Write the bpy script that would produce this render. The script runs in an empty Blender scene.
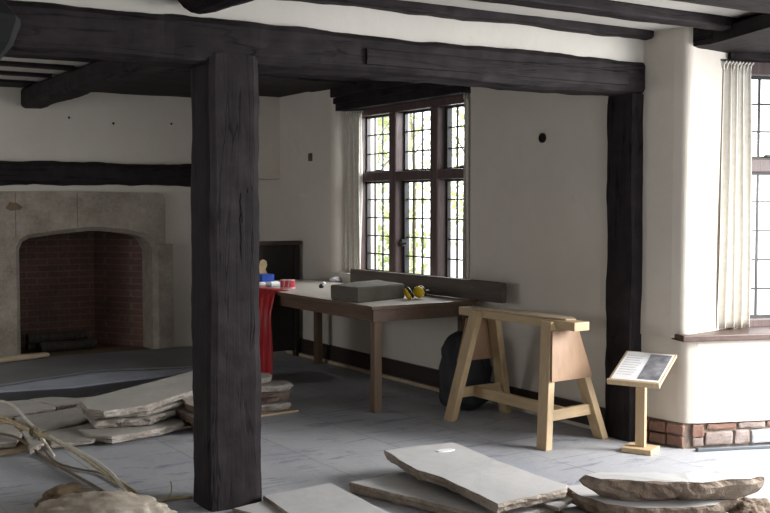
import bpy, bmesh, math, random
from mathutils import Vector, Matrix, noise
R = random.Random(7)
COL = bpy.context.scene.collection
PI = math.pi

# ------------------------------------------------------------------ camera
FPX, TH, PITCH, CH = 1071.0, math.radians(32.2), math.radians(2.86), 1.55
FW = Vector((math.sin(TH)*math.cos(PITCH), math.cos(TH)*math.cos(PITCH), -math.sin(PITCH)))
RT = Vector((math.cos(TH), -math.sin(TH), 0)); UP = RT.cross(FW)
cam = bpy.data.cameras.new('camera'); camo = bpy.data.objects.new('camera', cam); COL.objects.link(camo)
cam.sensor_width = 36; cam.lens = FPX/770*36; cam.clip_start = .05; cam.clip_end = 300
M = Matrix((RT, UP, -FW)).transposed().to_4x4(); M.translation = Vector((0, 0, CH))
camo.matrix_world = M
bpy.context.scene.camera = camo

def at(x, y, z=0.0):
    "survey helper: floor-parallel plane at height z seen at photo position x, y"
    r = FW + RT*((x-385)/FPX) - UP*((y-256.5)/FPX)
    t = (z-CH)/r.z
    return Vector((0, 0, CH)) + r*t

# ------------------------------------------------------------------ materials
class NT:
    def __init__(s, name):
        s.m = bpy.data.materials.new(name); s.m.use_nodes = True
        s.t = s.m.node_tree; s.n = s.t.nodes; s.l = s.t.links
        s.b = s.n['Principled BSDF']; s.out = s.n['Material Output']
        s.co = s.n.new('ShaderNodeTexCoord')
    def node(s, t, **k):
        n = s.n.new(t)
        for a, v in k.items():
            setattr(n, a, v)
        return n
    def link(s, a, b): s.l.new(a, b)
    def mapping(s, scale=(1, 1, 1), rot=(0, 0, 0), src=None):
        m = s.node('ShaderNodeMapping'); m.inputs['Scale'].default_value = scale; m.inputs['Rotation'].default_value = rot
        s.link(src or s.co.outputs['Object'], m.inputs['Vector']); return m.outputs[0]
    def noise(s, vec, scale, detail=5, rough=.6, dist=0):
        n = s.node('ShaderNodeTexNoise'); n.inputs['Scale'].default_value = scale
        n.inputs['Detail'].default_value = detail; n.inputs['Roughness'].default_value = rough
        n.inputs['Distortion'].default_value = dist
        s.link(vec, n.inputs['Vector']); return n.outputs['Fac']
    def ramp(s, fac, stops):
        r = s.node('ShaderNodeValToRGB'); e = r.color_ramp.elements
        while len(e) < len(stops): e.new(.5)
        for q, (p, c) in zip(e, stops):
            q.position = p; q.color = (*c, 1) if len(c) == 3 else c
        s.link(fac, r.inputs[0]); return r.outputs[0]
    def mix(s, fac, a, b, mode='MIX'):
        m = s.node('ShaderNodeMixRGB', blend_type=mode)
        for i, v in ((0, fac), (1, a), (2, b)):
            if isinstance(v, (int, float)): m.inputs[i].default_value = v
            elif isinstance(v, tuple): m.inputs[i].default_value = (*v, 1)
            else: s.link(v, m.inputs[i])
        return m.outputs[0]
    def bump(s, h, strength=.4, dist=.01):
        b = s.node('ShaderNodeBump'); b.inputs['Strength'].default_value = strength; b.inputs['Distance'].default_value = dist
        s.link(h, b.inputs['Height']); s.link(b.outputs[0], s.b.inputs['Normal'])
    def color(s, c): s.link(c, s.b.inputs['Base Color'])
    def rough(s, v): s.b.inputs['Roughness'].default_value = v

def g(v): return (v, v, v)
MAT = {}
def wood(name, dark, light, axis='X', rough=.6, grain=14, bumps=.35, spec=.4, crack=False):
    t = NT(name)
    k = 5
    sc = {'X': (1, grain, grain), 'Y': (grain, 1, grain), 'Z': (grain, grain, 1)}[axis]
    v = t.mapping(sc)
    n1 = t.noise(v, 1.6, 6, .65, .6); n2 = t.noise(v, 6, 4, .6)
    c = t.ramp(n1, [(.3, dark), (.72, light)])
    c = t.mix(.35, c, t.ramp(n2, [(.35, dark), (.7, light)]))
    if crack:
        sc2 = {'X': (.5, 9, 9), 'Y': (9, .5, 9), 'Z': (9, 9, .5)}[axis]
        n3 = t.noise(t.mapping(sc2), 1.3, 3, .5, .8)
        line = t.ramp(n3, [(.478, g(0)), (.497, g(1)), (.503, g(1)), (.522, g(0))])
        c = t.mix(line, c, tuple(x*.12 for x in dark))
        inv = t.ramp(line, [(0, g(1)), (1, g(0))])
        h = t.mix(1.0, t.mix(.5, n1, n2), inv, 'MULTIPLY')
        big = t.noise(t.mapping((1, 1, 1)), 7, 3)
        c = t.mix(t.ramp(big, [(.4, g(0)), (.75, g(.5))]), c, tuple(min(1, x*1.9) for x in light))
    else:
        h = t.mix(.5, n1, n2)
    t.color(c); t.bump(h, bumps, .012); t.rough(rough)
    t.b.inputs['Specular IOR Level'].default_value = spec
    MAT[name] = t.m; return t.m

for a in 'XYZ':
    wood('oak_'+a, (.0085, .0065, .0072), (.0205, .016, .018), a, .7, 14, .25, .15, True)
wood('oak_brown', (.035, .02, .015), (.085, .05, .04), 'Y', .5)
wood('window_oak', (.045, .027, .026), (.125, .082, .08), 'Z', .45, 14, .3)
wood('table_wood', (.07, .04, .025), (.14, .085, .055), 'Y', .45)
wood('table_top', (.42, .38, .335), (.58, .54, .49), 'Y', .35, 10, .1)  # pale tone carries window glare as well as dust
wood('leg_wood', (.095, .058, .034), (.175, .115, .07), 'Z', .5)
wood('pine_Z', (.37, .26, .145), (.52, .395, .24), 'Z', .55, 12, .15)
wood('pine_Y', (.37, .26, .145), (.52, .395, .24), 'Y', .55, 12, .15)
wood('pine_X', (.39, .28, .16), (.54, .415, .26), 'X', .55, 12, .15)
wood('plywood', (.235, .14, .08), (.33, .21, .13), 'Z', .55, 6, .1)
wood('batten_wood', (.38, .30, .20), (.52, .42, .30), 'X', .65, 12, .15)
wood('baseboard_oak', (.02, .013, .011), (.05, .033, .028), 'Y', .5)
wood('sill_oak', (.05, .028, .022), (.09, .055, .044), 'X', .45, 14, .3)
wood('grey_plank', (.055, .042, .034), (.12, .095, .08), 'Y', .55, 12, .4)

def plaster(name, c0, c1, stain=None):
    t = NT(name)
    v = t.mapping()
    n1 = t.noise(v, 1.3, 5, .6); n2 = t.noise(v, 9, 5, .6); n3 = t.noise(v, 2.6, 8, .7, .5)
    c = t.mix(.25, t.ramp(n1, [(.3, c0), (.7, c1)]), t.ramp(n2, [(.3, c0), (.7, c1)]))
    if stain: c = t.mix(t.ramp(n3, [(.58, g(0)), (.8, g(.5))]), c, stain)
    t.color(c); t.rough(.85); t.b.inputs['Specular IOR Level'].default_value = .2
    t.bump(t.mix(.35, n1, n2), .5, .02); MAT[name] = t.m
plaster('plaster', (.55, .505, .445), (.62, .58, .52), (.42, .375, .32))
plaster('plaster_ceiling', (.50, .475, .43), (.57, .545, .50))

def stone(name, c0, c1, c2, sc=1.0, bumps=.5, rough=.85):
    t = NT(name); v = t.mapping((sc, sc, sc))
    n1 = t.noise(v, 3, 6, .65); n2 = t.noise(v, 22, 5, .7); n3 = t.noise(v, 80, 3, .6)
    c = t.ramp(n1, [(.28, c0), (.52, c1), (.75, c2)])
    c = t.mix(.3, c, t.ramp(n2, [(.3, c0), (.7, c2)]))
    t.color(c); t.rough(rough); t.bump(t.mix(.4, n2, n3), bumps, .01)
    t.b.inputs['Specular IOR Level'].default_value = .25
    MAT[name] = t.m
stone('fire_stone', (.15, .12, .095), (.30, .26, .215), (.44, .39, .33), 1.5, .9)
stone('slab_top', (.40, .40, .405), (.48, .475, .47), (.55, .54, .53), .8, .15, .7)
stone('slab_side', (.15, .115, .09), (.32, .265, .215), (.55, .50, .44), 1.6, 1.0)
stone('old_slab_top', (.29, .27, .24), (.35, .33, .30), (.42, .40, .375), 1.0, .3)
stone('old_slab_side', (.16, .13, .105), (.33, .29, .25), (.60, .575, .54), 1.8, 1.0)
stone('slab_warm_side', (.085, .055, .036), (.20, .145, .105), (.42, .36, .30), 1.5, 1.2)
stone('tan_rock', (.24, .19, .14), (.40, .355, .29), (.50, .455, .39), 2.2, .9)
stone('brown_rock', (.11, .075, .045), (.16, .115, .07), (.22, .165, .11), 1.5, .6)
stone('red_stone', (.08, .05, .04), (.14, .09, .075), (.24, .18, .155), 1.5, .9)
stone('table_block', (.085, .075, .06), (.12, .108, .09), (.165, .15, .13), 1.2, .5)
stone('mortar', (.10, .075, .06), (.22, .17, .14), (.34, .28, .23), 2.0, 1.0)
stone('brick_red', (.15, .075, .055), (.22, .12, .09), (.30, .20, .165), 3.0, 1.0)
stone('brick_pale', (.17, .125, .105), (.27, .215, .19), (.40, .35, .33), 3.0, 1.0)
stone('brick_grey', (.28, .30, .33), (.42, .44, .48), (.5, .52, .55), 2.0, .8)
stone('gravel', (.62, .6, .56), (.7, .68, .64), (.78, .76, .72), 1, .2)

def simple(name, c, rough=.5, metal=0, spec=.5, var=.25, sc=8):
    t = NT(name); n = t.noise(t.mapping(), sc, 4)
    t.color(t.ramp(n, [(.3, tuple(x*(1-var) for x in c)), (.7, tuple(min(1, x*(1+var)) for x in c))]))
    t.rough(rough); t.b.inputs['Metallic'].default_value = metal; t.b.inputs['Specular IOR Level'].default_value = spec
    MAT[name] = t.m; return t
simple('iron', (.012, .014, .015), .5, 0)
simple('lamp_metal', (.006, .0065, .007), .8, 0, .2)
simple('linen', (.62, .595, .54), .9, 0, .1, .08, 30)
simple('sheet_black', (.03, .032, .038), .5)
simple('sheet_blue_grey', (.30, .32, .37), .55, 0, .4, .15, 3)
simple('sheet_dark', (.15, .15, .155), .5, 0, .4, .2, 2.5)
simple('red_plastic', (.36, .009, .016), .3, 0, .5, .2)
simple('tape_red', (.60, .05, .08), .35)
simple('tape_white', (.68, .42, .44), .4)
simple('blue_box', (.03, .10, .55), .45)
simple('white_paper', (.8, .8, .82), .7, 0, .3, .04)
simple('card_tan', (.55, .40, .23), .8)
simple('yellow_plastic', (.72, .50, .02), .35, 0, .5, .1)
simple('black_plastic', (.012, .012, .013), .4)
simple('bag_black', (.02, .022, .028), .75, 0, .5, .2)
simple('log_bark', (.05, .042, .036), .9, 0, .2, .4, 30)
simple('cable_white', (.52, .49, .44), .5, 0, .4, .15, 20)
simple('cane_straw', (.40, .33, .20), .6, 0, .4, .3, 20)
simple('cane_dark', (.15, .115, .075), .7, 0, .3, .3, 20)
simple('rail_steel', (.10, .115, .13), .45, .3, .5, .2)
simple('picture_grey', (.22, .22, .235), .35, 0, .5, .5, 14)
simple('print_grey', (.58, .58, .58), .5, 0, .5, .2, 12)
simple('settle_wood', (.022, .018, .016), .6, 0, .3, .3, 6)
simple('hole_black', (.004, .004, .004), .9)
simple('brass_dark', (.08, .075, .06), .5, .3)
simple('trunk_bark', (.22, .19, .13), .9, 0, .1)

t = NT('leaf'); n = t.noise(t.mapping(), 1.2, 3)
c = t.ramp(n, [(.3, (.22, .30, .09)), (.5, (.42, .47, .20)), (.7, (.62, .64, .36))]); t.color(c); t.rough(.6)
tr = t.node('ShaderNodeBsdfTranslucent'); t.link(c, tr.inputs[0]); mx = t.node('ShaderNodeMixShader'); mx.inputs[0].default_value = .45
t.link(t.b.outputs[0], mx.inputs[1]); t.link(tr.outputs[0], mx.inputs[2]); t.link(mx.outputs[0], t.out.inputs[0]); MAT['leaf'] = t.m

t = NT('glass'); tb = t.node('ShaderNodeBsdfTransparent'); gl = t.node('ShaderNodeBsdfGlossy'); gl.inputs['Roughness'].default_value = .05
lw = t.node('ShaderNodeLayerWeight'); lw.inputs[0].default_value = .5; pw = t.node('ShaderNodeMath', operation='POWER'); pw.inputs[1].default_value = 5; t.link(lw.outputs['Facing'], pw.inputs[0]); fr = t.node('ShaderNodeMath', operation='MULTIPLY_ADD'); fr.inputs[1].default_value = .5; fr.inputs[2].default_value = .03; t.link(pw.outputs[0], fr.inputs[0]); mx = t.node('ShaderNodeMixShader')
wn = t.noise(t.mapping(), 12, 2)
bp = t.node('ShaderNodeBump'); bp.inputs['Strength'].default_value = .2; t.link(wn, bp.inputs['Height']); t.link(bp.outputs[0], gl.inputs['Normal'])
t.link(fr.outputs[0], mx.inputs[0]); t.link(tb.outputs[0], mx.inputs[1]); t.link(gl.outputs[0], mx.inputs[2]); t.link(mx.outputs[0], t.out.inputs[0]); MAT['glass'] = t.m

# sooty firebox brick
t = NT('fire_brick')
sx = t.node('ShaderNodeSeparateXYZ'); t.link(t.co.outputs['Object'], sx.inputs[0])
ad = t.node('ShaderNodeMath', operation='ADD'); t.link(sx.outputs[0], ad.inputs[0]); t.link(sx.outputs[1], ad.inputs[1])
cb = t.node('ShaderNodeCombineXYZ'); t.link(ad.outputs[0], cb.inputs[0]); t.link(sx.outputs[2], cb.inputs[1])
br = t.node('ShaderNodeTexBrick'); br.inputs['Scale'].default_value = 1; br.inputs['Brick Width'].default_value = .225; br.inputs['Row Height'].default_value = .068
br.inputs['Mortar Size'].default_value = .008; br.inputs['Color1'].default_value = (.23, .10, .07, 1); br.inputs['Color2'].default_value = (.14, .07, .052, 1)
br.inputs['Mortar'].default_value = (.22, .18, .155, 1); br.inputs['Mortar Smooth'].default_value = .4
t.link(cb.outputs[0], br.inputs['Vector'])
soot = t.noise(t.mapping(), 2.2, 5, .6); n2 = t.noise(t.mapping(), 30, 4)
c = t.mix(t.ramp(soot, [(.35, g(.15)), (.7, g(.8))]), br.outputs[0], (.045, .034, .029))
c = t.mix(.25, c, t.ramp(n2, [(.35, (.03, .02, .018)), (.7, (.17, .10, .08))]))
t.color(c); t.rough(.9); t.bump(t.mix(.5, br.outputs[1], n2), .5, .01); MAT['fire_brick'] = t.m

# dusty boarded floor
t = NT('floor_boards')
mp = t.mapping((1, 1, 1), (0, 0, PI/2))
br = t.node('ShaderNodeTexBrick'); br.offset = .37; br.inputs['Scale'].default_value = 1
br.inputs['Brick Width'].default_value = 2.44; br.inputs['Row Height'].default_value = .61; br.inputs['Mortar Size'].default_value = .004
br.inputs['Color1'].default_value = (.28, .29, .32, 1); br.inputs['Color2'].default_value = (.32, .328, .352, 1); br.inputs['Mortar'].default_value = (.10, .10, .105, 1)
t.link(mp, br.inputs['Vector'])
v = t.mapping((1, 1, 1))
vs = t.mapping((1.0, .35, 1), (0, 0, .15))
n1 = t.noise(vs, 1.6, 6, .6, .8); n2 = t.noise(vs, 7, 6, .7, 1.0); n3 = t.noise(v, 40, 4); n4 = t.noise(t.mapping((.5, 2.4, 1), (0, 0, .35)), 3.2, 6, .75, 1.4)
c = t.mix(t.ramp(n1, [(.35, g(.0)), (.7, g(.75))]), br.outputs[0], (.43, .435, .445))
c = t.mix(t.ramp(n2, [(.5, g(.0)), (.72, g(.5))]), c, (.25, .275, .34))
c = t.mix(t.ramp(n4, [(.55, g(.0)), (.65, g(.75))]), c, (.10, .115, .165))
c = t.mix(.12, c, t.ramp(n3, [(.3, (.25, .25, .26)), (.7, (.62, .62, .61))]))
t.color(c); t.rough(.62); t.b.inputs['Specular IOR Level'].default_value = .3; t.bump(t.mix(.5, br.outputs[1], n3), .15, .005); MAT['floor_boards'] = t.m

# ------------------------------------------------------------------ mesh helpers
def V(*a): return Vector(a)
def nz(p, s, seed=0): return noise.noise(Vector(p)*s + Vector((seed*17.3, seed*5.1, seed*9.7)))

def add_box(bm, x0, x1, y0, y1, z0, z1, bevel=0.0, xf=None):
    vs = [bm.verts.new((x, y, z)) for x in (x0, x1) for y in (y0, y1) for z in (z0, z1)]
    fs = [bm.faces.new([vs[i] for i in q]) for q in ((0, 1, 3, 2), (4, 6, 7, 5), (0, 4, 5, 1), (2, 3, 7, 6), (0, 2, 6, 4), (1, 5, 7, 3))]
    if bevel:
        es = list({e for f in fs for e in f.edges})
        r = bmesh.ops.bevel(bm, geom=es, offset=bevel, segments=2, profile=.6, affect='EDGES')
        if xf:
            for v in {v for f in r['faces'] for v in f.verts} | {v for v in vs if v.is_valid}: v.co = xf(v.co)
    elif xf:
        for v in vs: v.co = xf(v.co)

def add_prism(bm, poly, z0, z1, mapf=None):
    mapf = mapf or (lambda p, z: (p[0], p[1], z))
    a = [bm.verts.new(mapf(p, z0)) for p in poly]; b = [bm.verts.new(mapf(p, z1)) for p in poly]
    n = len(poly)
    for i in range(n): bm.faces.new((a[i], a[(i+1) % n], b[(i+1) % n], b[i]))
    bm.faces.new(a[::-1]); bm.faces.new(b)

def add_beam(bm, p0, p1, w, h, bevel=.004, up=V(0, 0, 1), w1=None, h1=None):
    "squared bar between two points"
    p0 = V(*p0); p1 = V(*p1); d = (p1-p0).normalized(); s = d.cross(up).normalized(); u = s.cross(d)
    w1 = w if w1 is None else w1; h1 = h if h1 is None else h1
    vs = []
    for p, ww, hh in ((p0, w, h), (p1, w1, h1)):
        vs.append([bm.verts.new(p + s*a*ww/2 + u*b*hh/2) for a, b in ((-1, -1), (1, -1), (1, 1), (-1, 1))])
    fs = [bm.faces.new((vs[0][i], vs[0][(i+1) % 4], vs[1][(i+1) % 4], vs[1][i])) for i in range(4)]
    fs += [bm.faces.new(vs[0][::-1]), bm.faces.new(vs[1])]
    if bevel: bmesh.ops.bevel(bm, geom=list({e for f in fs for e in f.edges}), offset=bevel, segments=1, affect='EDGES')

def add_timber(bm, p0, p1, w, h, amp=.012, seed=0, step=.06, n=5, round_=.012, up=V(0, 0, 1), prof=None):
    "old hewn timber: rings of a rounded square section, uneven along the length"
    p0 = V(*p0); p1 = V(*p1); L = (p1-p0).length; d = (p1-p0)/L; s = d.cross(up).normalized(); u = s.cross(d)
    sec = []
    for k in range(4):
        for i in range(n):
            a = -1 + 2*i/n
            sec.append(((a, -1), (1, a), (-a, 1), (-1, -a))[k])
    m = max(3, int(L/step)); rings = []
    for j in range(m+1):
        f = j/m; c = p0 + d*L*f; ring = []
        sw, sh, dz = (1, 1, 0) if prof is None else prof(f)
        for a, b in sec:
            q = c + s*a*w/2*sw + u*b*h/2*sh + u*dz
            if abs(a) > .99 and abs(b) > .99:
                q -= (s*a + u*b)*round_*(1 + .8*nz(q, 3, seed+3))
            q += s*a*amp*nz(q, 2.2, seed) + u*b*amp*nz(q, 2.0, seed+1) + (s*a+u*b)*amp*.5*nz(q, 9, seed+2)
            ring.append(bm.verts.new(q))
        rings.append(ring)
    N = len(sec)
    for j in range(m):
        for i in range(N):
            bm.faces.new((rings[j][i], rings[j][(i+1) % N], rings[j+1][(i+1) % N], rings[j+1][i]))
    bm.faces.new(rings[0][::-1]); bm.faces.new(rings[-1])

def add_tube(bm, pts, r, n=8, closed=False, r_end=None):
    pts = [V(*p) for p in pts]; rings = []; m = len(pts)
    prev = None
    for i, p in enumerate(pts):
        d = (pts[min(i+1, m-1)] - pts[max(i-1, 0)]).normalized()
        a = prev if prev is not None else (V(0, 0, 1) if abs(d.z) < .9 else V(1, 0, 0))
        s = d.cross(a).normalized(); u = s.cross(d); prev = u
        rr = r if r_end is None else r + (r_end-r)*i/(m-1)
        rings.append([bm.verts.new(p + (s*math.cos(2*PI*k/n) + u*math.sin(2*PI*k/n))*rr) for k in range(n)])
    for i in range(m-1):
        for k in range(n): bm.faces.new((rings[i][k], rings[i][(k+1) % n], rings[i+1][(k+1) % n], rings[i+1][k]))
    bm.faces.new(rings[0][::-1]); bm.faces.new(rings[-1])

def add_lathe(bm, prof, n=24, c=(0, 0, 0), axis='Z', cap=True):
    rings = []
    for r, h in prof:
        ring = []
        for k in range(n):
            a = 2*PI*k/n; x, y = r*math.cos(a), r*math.sin(a)
            q = {'Z': (x, y, h), 'X': (h, x, y), 'Y': (x, h, y)}[axis]
            ring.append(bm.verts.new((q[0]+c[0], q[1]+c[1], q[2]+c[2])))
        rings.append(ring)
    for j in range(len(rings)-1):
        for k in range(n): bm.faces.new((rings[j][k], rings[j][(k+1) % n], rings[j+1][(k+1) % n], rings[j+1][k]))
    if cap: bm.faces.new(rings[0][::-1]); bm.faces.new(rings[-1])

def smooth_path(pts, k=6):
    pts = [V(*p) for p in pts]; out = []
    for i in range(len(pts)-1):
        p0, p1, p2, p3 = pts[max(i-1, 0)], pts[i], pts[i+1], pts[min(i+2, len(pts)-1)]
        for j in range(k):
            t = j/k
            out.append(.5*((2*p1) + (p2-p0)*t + (2*p0-5*p1+4*p2-p3)*t*t + (-p0+3*p1-3*p2+p3)*t**3))
    out.append(pts[-1]); return out

def new(): return bmesh.new()

def obj(name, bm, mats, parent=None, smooth=False, base=True):
    bmesh.ops.recalc_face_normals(bm, faces=bm.faces[:])
    if parent is not None:
        off = V(0, 0, 0); p = parent
        while p is not None: off += p.location; p = p.parent
        loc = V(0, 0, 0)
    elif base:
        xs = [v.co for v in bm.verts]
        off = V((min(c.x for c in xs)+max(c.x for c in xs))/2, (min(c.y for c in xs)+max(c.y for c in xs))/2, min(c.z for c in xs)); loc = off
    else: off = V(0, 0, 0); loc = V(0, 0, 0)
    for v in bm.verts: v.co -= off
    me = bpy.data.meshes.new(name); bm.to_mesh(me); bm.free()
    if not isinstance(mats, (list, tuple)): mats = [mats]
    for m in mats: me.materials.append(MAT[m])
    if smooth:
        for p in me.polygons: p.use_smooth = True
    o = bpy.data.objects.new(name, me); COL.objects.link(o); o.location = loc
    if parent is not None: o.parent = parent
    return o

def thing(name, label, cat, loc, group=None):
    o = bpy.data.objects.new(name, None); COL.objects.link(o); o.location = loc; o.empty_display_size = .1
    if label: o['label'] = label; o['category'] = cat
    if group: o['group'] = group
    return o
def tag(o, label, cat, group=None):
    o['label'] = label; o['category'] = cat
    if group: o['group'] = group
    return o
def struct(name, bm, m, parent=None, smooth=False):
    o = obj(name, bm, m, parent, smooth, base=False)
    if parent is None: o['kind'] = 'structure'
    return o

# ------------------------------------------------------------------ setting
XR, YF, ZC = 5.07, 10.75, 2.69        # right wall face, far wall face, ceiling
bm = new(); add_box(bm, -2.8, 9.0, -3.2, 12.2, -.12, 0); struct('floor', bm, 'floor_boards')
bm = new(); add_box(bm, -2.8, 5.6, -3.2, 12.2, ZC, ZC+.1); add_box(bm, -2.7, 5.17, -3.1, 4.99, 2.64, ZC+.05); struct('ceiling', bm, 'plaster_ceiling')
bm = new(); add_box(bm, -2.8, -2.6, -3.2, 11, 0, ZC); struct('wall_left', bm, 'plaster')
bm = new(); add_box(bm, -2.8, 5.2, -3.2, -3.0, 0, ZC); struct('wall_back', bm, 'plaster')

# far wall with the hole for the fireplace
bm = new()
add_box(bm, -2.7, 2.45, YF, 11.2, 0, ZC); add_box(bm, 4.0, 5.4, YF, 11.2, 0, ZC); add_box(bm, 2.45, 4.0, YF, 11.2, 1.40, ZC)
add_box(bm, 4.74, 5.10, 10.12, YF, 1.80, ZC, .02)
add_box(bm, 2.3, 2.52, 10.8, 11.7, 0, 1.45); add_box(bm, 3.92, 4.09, 10.8, 11.7, 0, 1.45); add_box(bm, 2.3, 4.1, 11.64, 11.75, 0, 2.3); add_box(bm, 2.3, 4.1, 11.0, 11.7, 2.22, 2.4)
struct('wall_far', bm, 'plaster')

def arc(cx, cy, r, a0, a1, n=6): return [(cx+r*math.cos(math.radians(a0+(a1-a0)*i/n)), cy+r*math.sin(math.radians(a0+(a1-a0)*i/n))) for i in range(n+1)]
# window wall (right side)
bm = new()
add_prism(bm, [(XR, 10.9), (XR, 9.12)] + arc(XR+.09, 9.06, .09, 180, 270, 6)[1:] + [(5.52, 8.90), (5.6, 10.9)], 0, ZC)
add_prism(bm, [(XR, 6.79), (XR+.02, 6.77), (5.52, 6.85), (5.6, 5.1), (XR, 5.1)], 0, ZC)
add_prism(bm, [(XR+.0015, 9.118), (XR+.0015, 6.78), (5.55, 6.78), (5.55, 9.118)], 0, .885)
add_prism(bm, [(XR+.1, 9.1), (XR+.1, 6.7), (5.55, 6.7), (5.55, 9.1)], 2.60, ZC)
# pier between the window wall and the bay, with the splayed reveal
pier = [(XR+.02, 5.2), (5.12, 4.74)] + arc(5.185, 4.70, .055, 190, 292, 7) + [(5.785, 4.757), (5.95, 5.25)]
add_prism(bm, pier, .70, ZC)
cor = smooth_path([(5.14, 4.74, 0), (5.146, 4.69, 0), (5.162, 4.65, 0), (5.19, 4.625, 0), (5.219, 4.605, 0)], 4)
add_prism(bm, [(XR+.02, 5.2)] + [(p.x, p.y) for p in cor] + [(5.407, 4.537), (5.54, 4.9), (5.5, 5.2)], .165, .70)
o = struct('wall_right', bm, 'plaster')

DB = V(.94, -.342, 0).normalized(); NB = V(.342, .94, 0).normalized(); OB = V(5.172, 4.622, 0)
def bay(s, t, z): return OB + DB*s + NB*t + V(0, 0, z)
def bayf(co): return bay(co[0], co[1], co[2])
bm = new(); add_box(bm, .049, 2.1, 0, .5, .165, .685, 0, bayf); struct('wall_bay', bm, 'plaster')
bm = new()
add_box(bm, -.075, 2.1, -.045, .34, .686, .727, .008, bayf)
o = struct('trim_1', bm, 'sill_oak')
bm = new(); add_box(bm, .05, 2.6, -1.6, .7, 2.516, 2.60, 0, bayf); struct('trim_2', bm, 'oak_X')
bm = new(); add_box(bm, .36, 2.1, .20, .50, 2.478, 2.515, 0, bayf); struct('trim_3', bm, 'oak_X')
bm = new(); add_box(bm, 2.02, 2.4, .1, .6, 0, 2.516, 0, bayf); struct('wall_bay_end', bm, 'plaster')

# ragged brick plinth under the pier and the bay wall
bm = new(); add_prism(bm, [(XR+.06, 5.05), (5.155, 4.66), (5.19, 4.645), tuple(bay(2.1, .03, 0))[:2], tuple(bay(2.1, .4, 0))[:2], (5.5, 5.1)], 0, .164)
pl = struct('trim_4', bm, 'mortar')
def rough_brick(bm, c, ax, L, D, Hh, seed):
    ax = ax.normalized(); n = V(-ax.y, ax.x, 0)
    b = new(); add_box(b, -L/2, L/2, -D/2, D/2, -Hh/2, Hh/2, .012)
    bmesh.ops.subdivide_edges(b, edges=b.edges[:], cuts=2, use_grid_fill=True)
    for v in b.verts:
        v.co += V(nz(v.co, 14, seed), nz(v.co, 14, seed+1), nz(v.co, 14, seed+2))*.008
        v.co = c + ax*v.co.x + n*v.co.y + V(0, 0, v.co.z)
    me = bpy.data.meshes.new('tmp'); b.to_mesh(me); b.free(); bm.from_mesh(me); bpy.data.meshes.remove(me)
b1, b2, b3 = new(), new(), new()
s = .02
for i, L in enumerate((.09, .20, .12, .19, .21, .2, .2, .2, .2)):
    c = bay(s+L/2, .035, .062 if i else .115)
    rough_brick((b1 if i == 0 else (b2 if i in (1, 2, 4, 6) else b3)), c, DB, L-.015, .07, .085, i)
    if i == 0: rough_brick(b2, bay(.07, .04, .045), DB, .075, .06, .06, 33)
    s += L
s = .12
for i, L in enumerate((.22, .2, .22, .2, .22, .2, .2)):
    rough_brick(b2 if i % 2 else b1, bay(s+L/2, .045, .137), DB, L-.012, .07, .04, i+20); s += L
ax = (V(5.085, 5.0, 0)-V(5.165, 4.66, 0))
for i in range(3):
    for k in range(2):
        rough_brick(b1, V(5.165, 4.665, 0)+ax.normalized()*(.05+.125*i) + V(-.0, 0, .045+.075*k), ax, .115, .05, .066, i+k*9+40)
obj('red_brick', b1, 'brick_red', pl); obj('pale_brick', b2, 'brick_pale', pl); obj('grey_brick', b3, 'brick_grey', pl)

# baseboards
bm = new(); add_box(bm, XR-.022, XR+.01, 5.2, 10.74, .03, .172, .004); struct('baseboard_right', bm, 'baseboard_oak')
bm = new(); add_box(bm, XR-.05, XR+.01, 6.9, 9.9, 0, .03, .003); struct('baseboard_foot', bm, 'batten_wood')['kind'] = 'structure'
# plaster strip between main beam and ceiling
bm = new(); add_box(bm, -2.6, 5.12, 4.985, 5.16, 2.40, ZC); struct('wall_middle', bm, 'plaster_ceiling')
# lintel boarding over the left window
bm = new(); add_box(bm, 5.10, 5.5, 6.72, 8.99, 2.43, 2.60); add_box(bm, 5.06, 5.3, 6.75, 9.03, 2.56, 2.66, .01); add_box(bm, 5.085, 5.3, 6.72, 9.02, 2.495, 2.555, .01)
struct('trim_5', bm, 'oak_Y')

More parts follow.
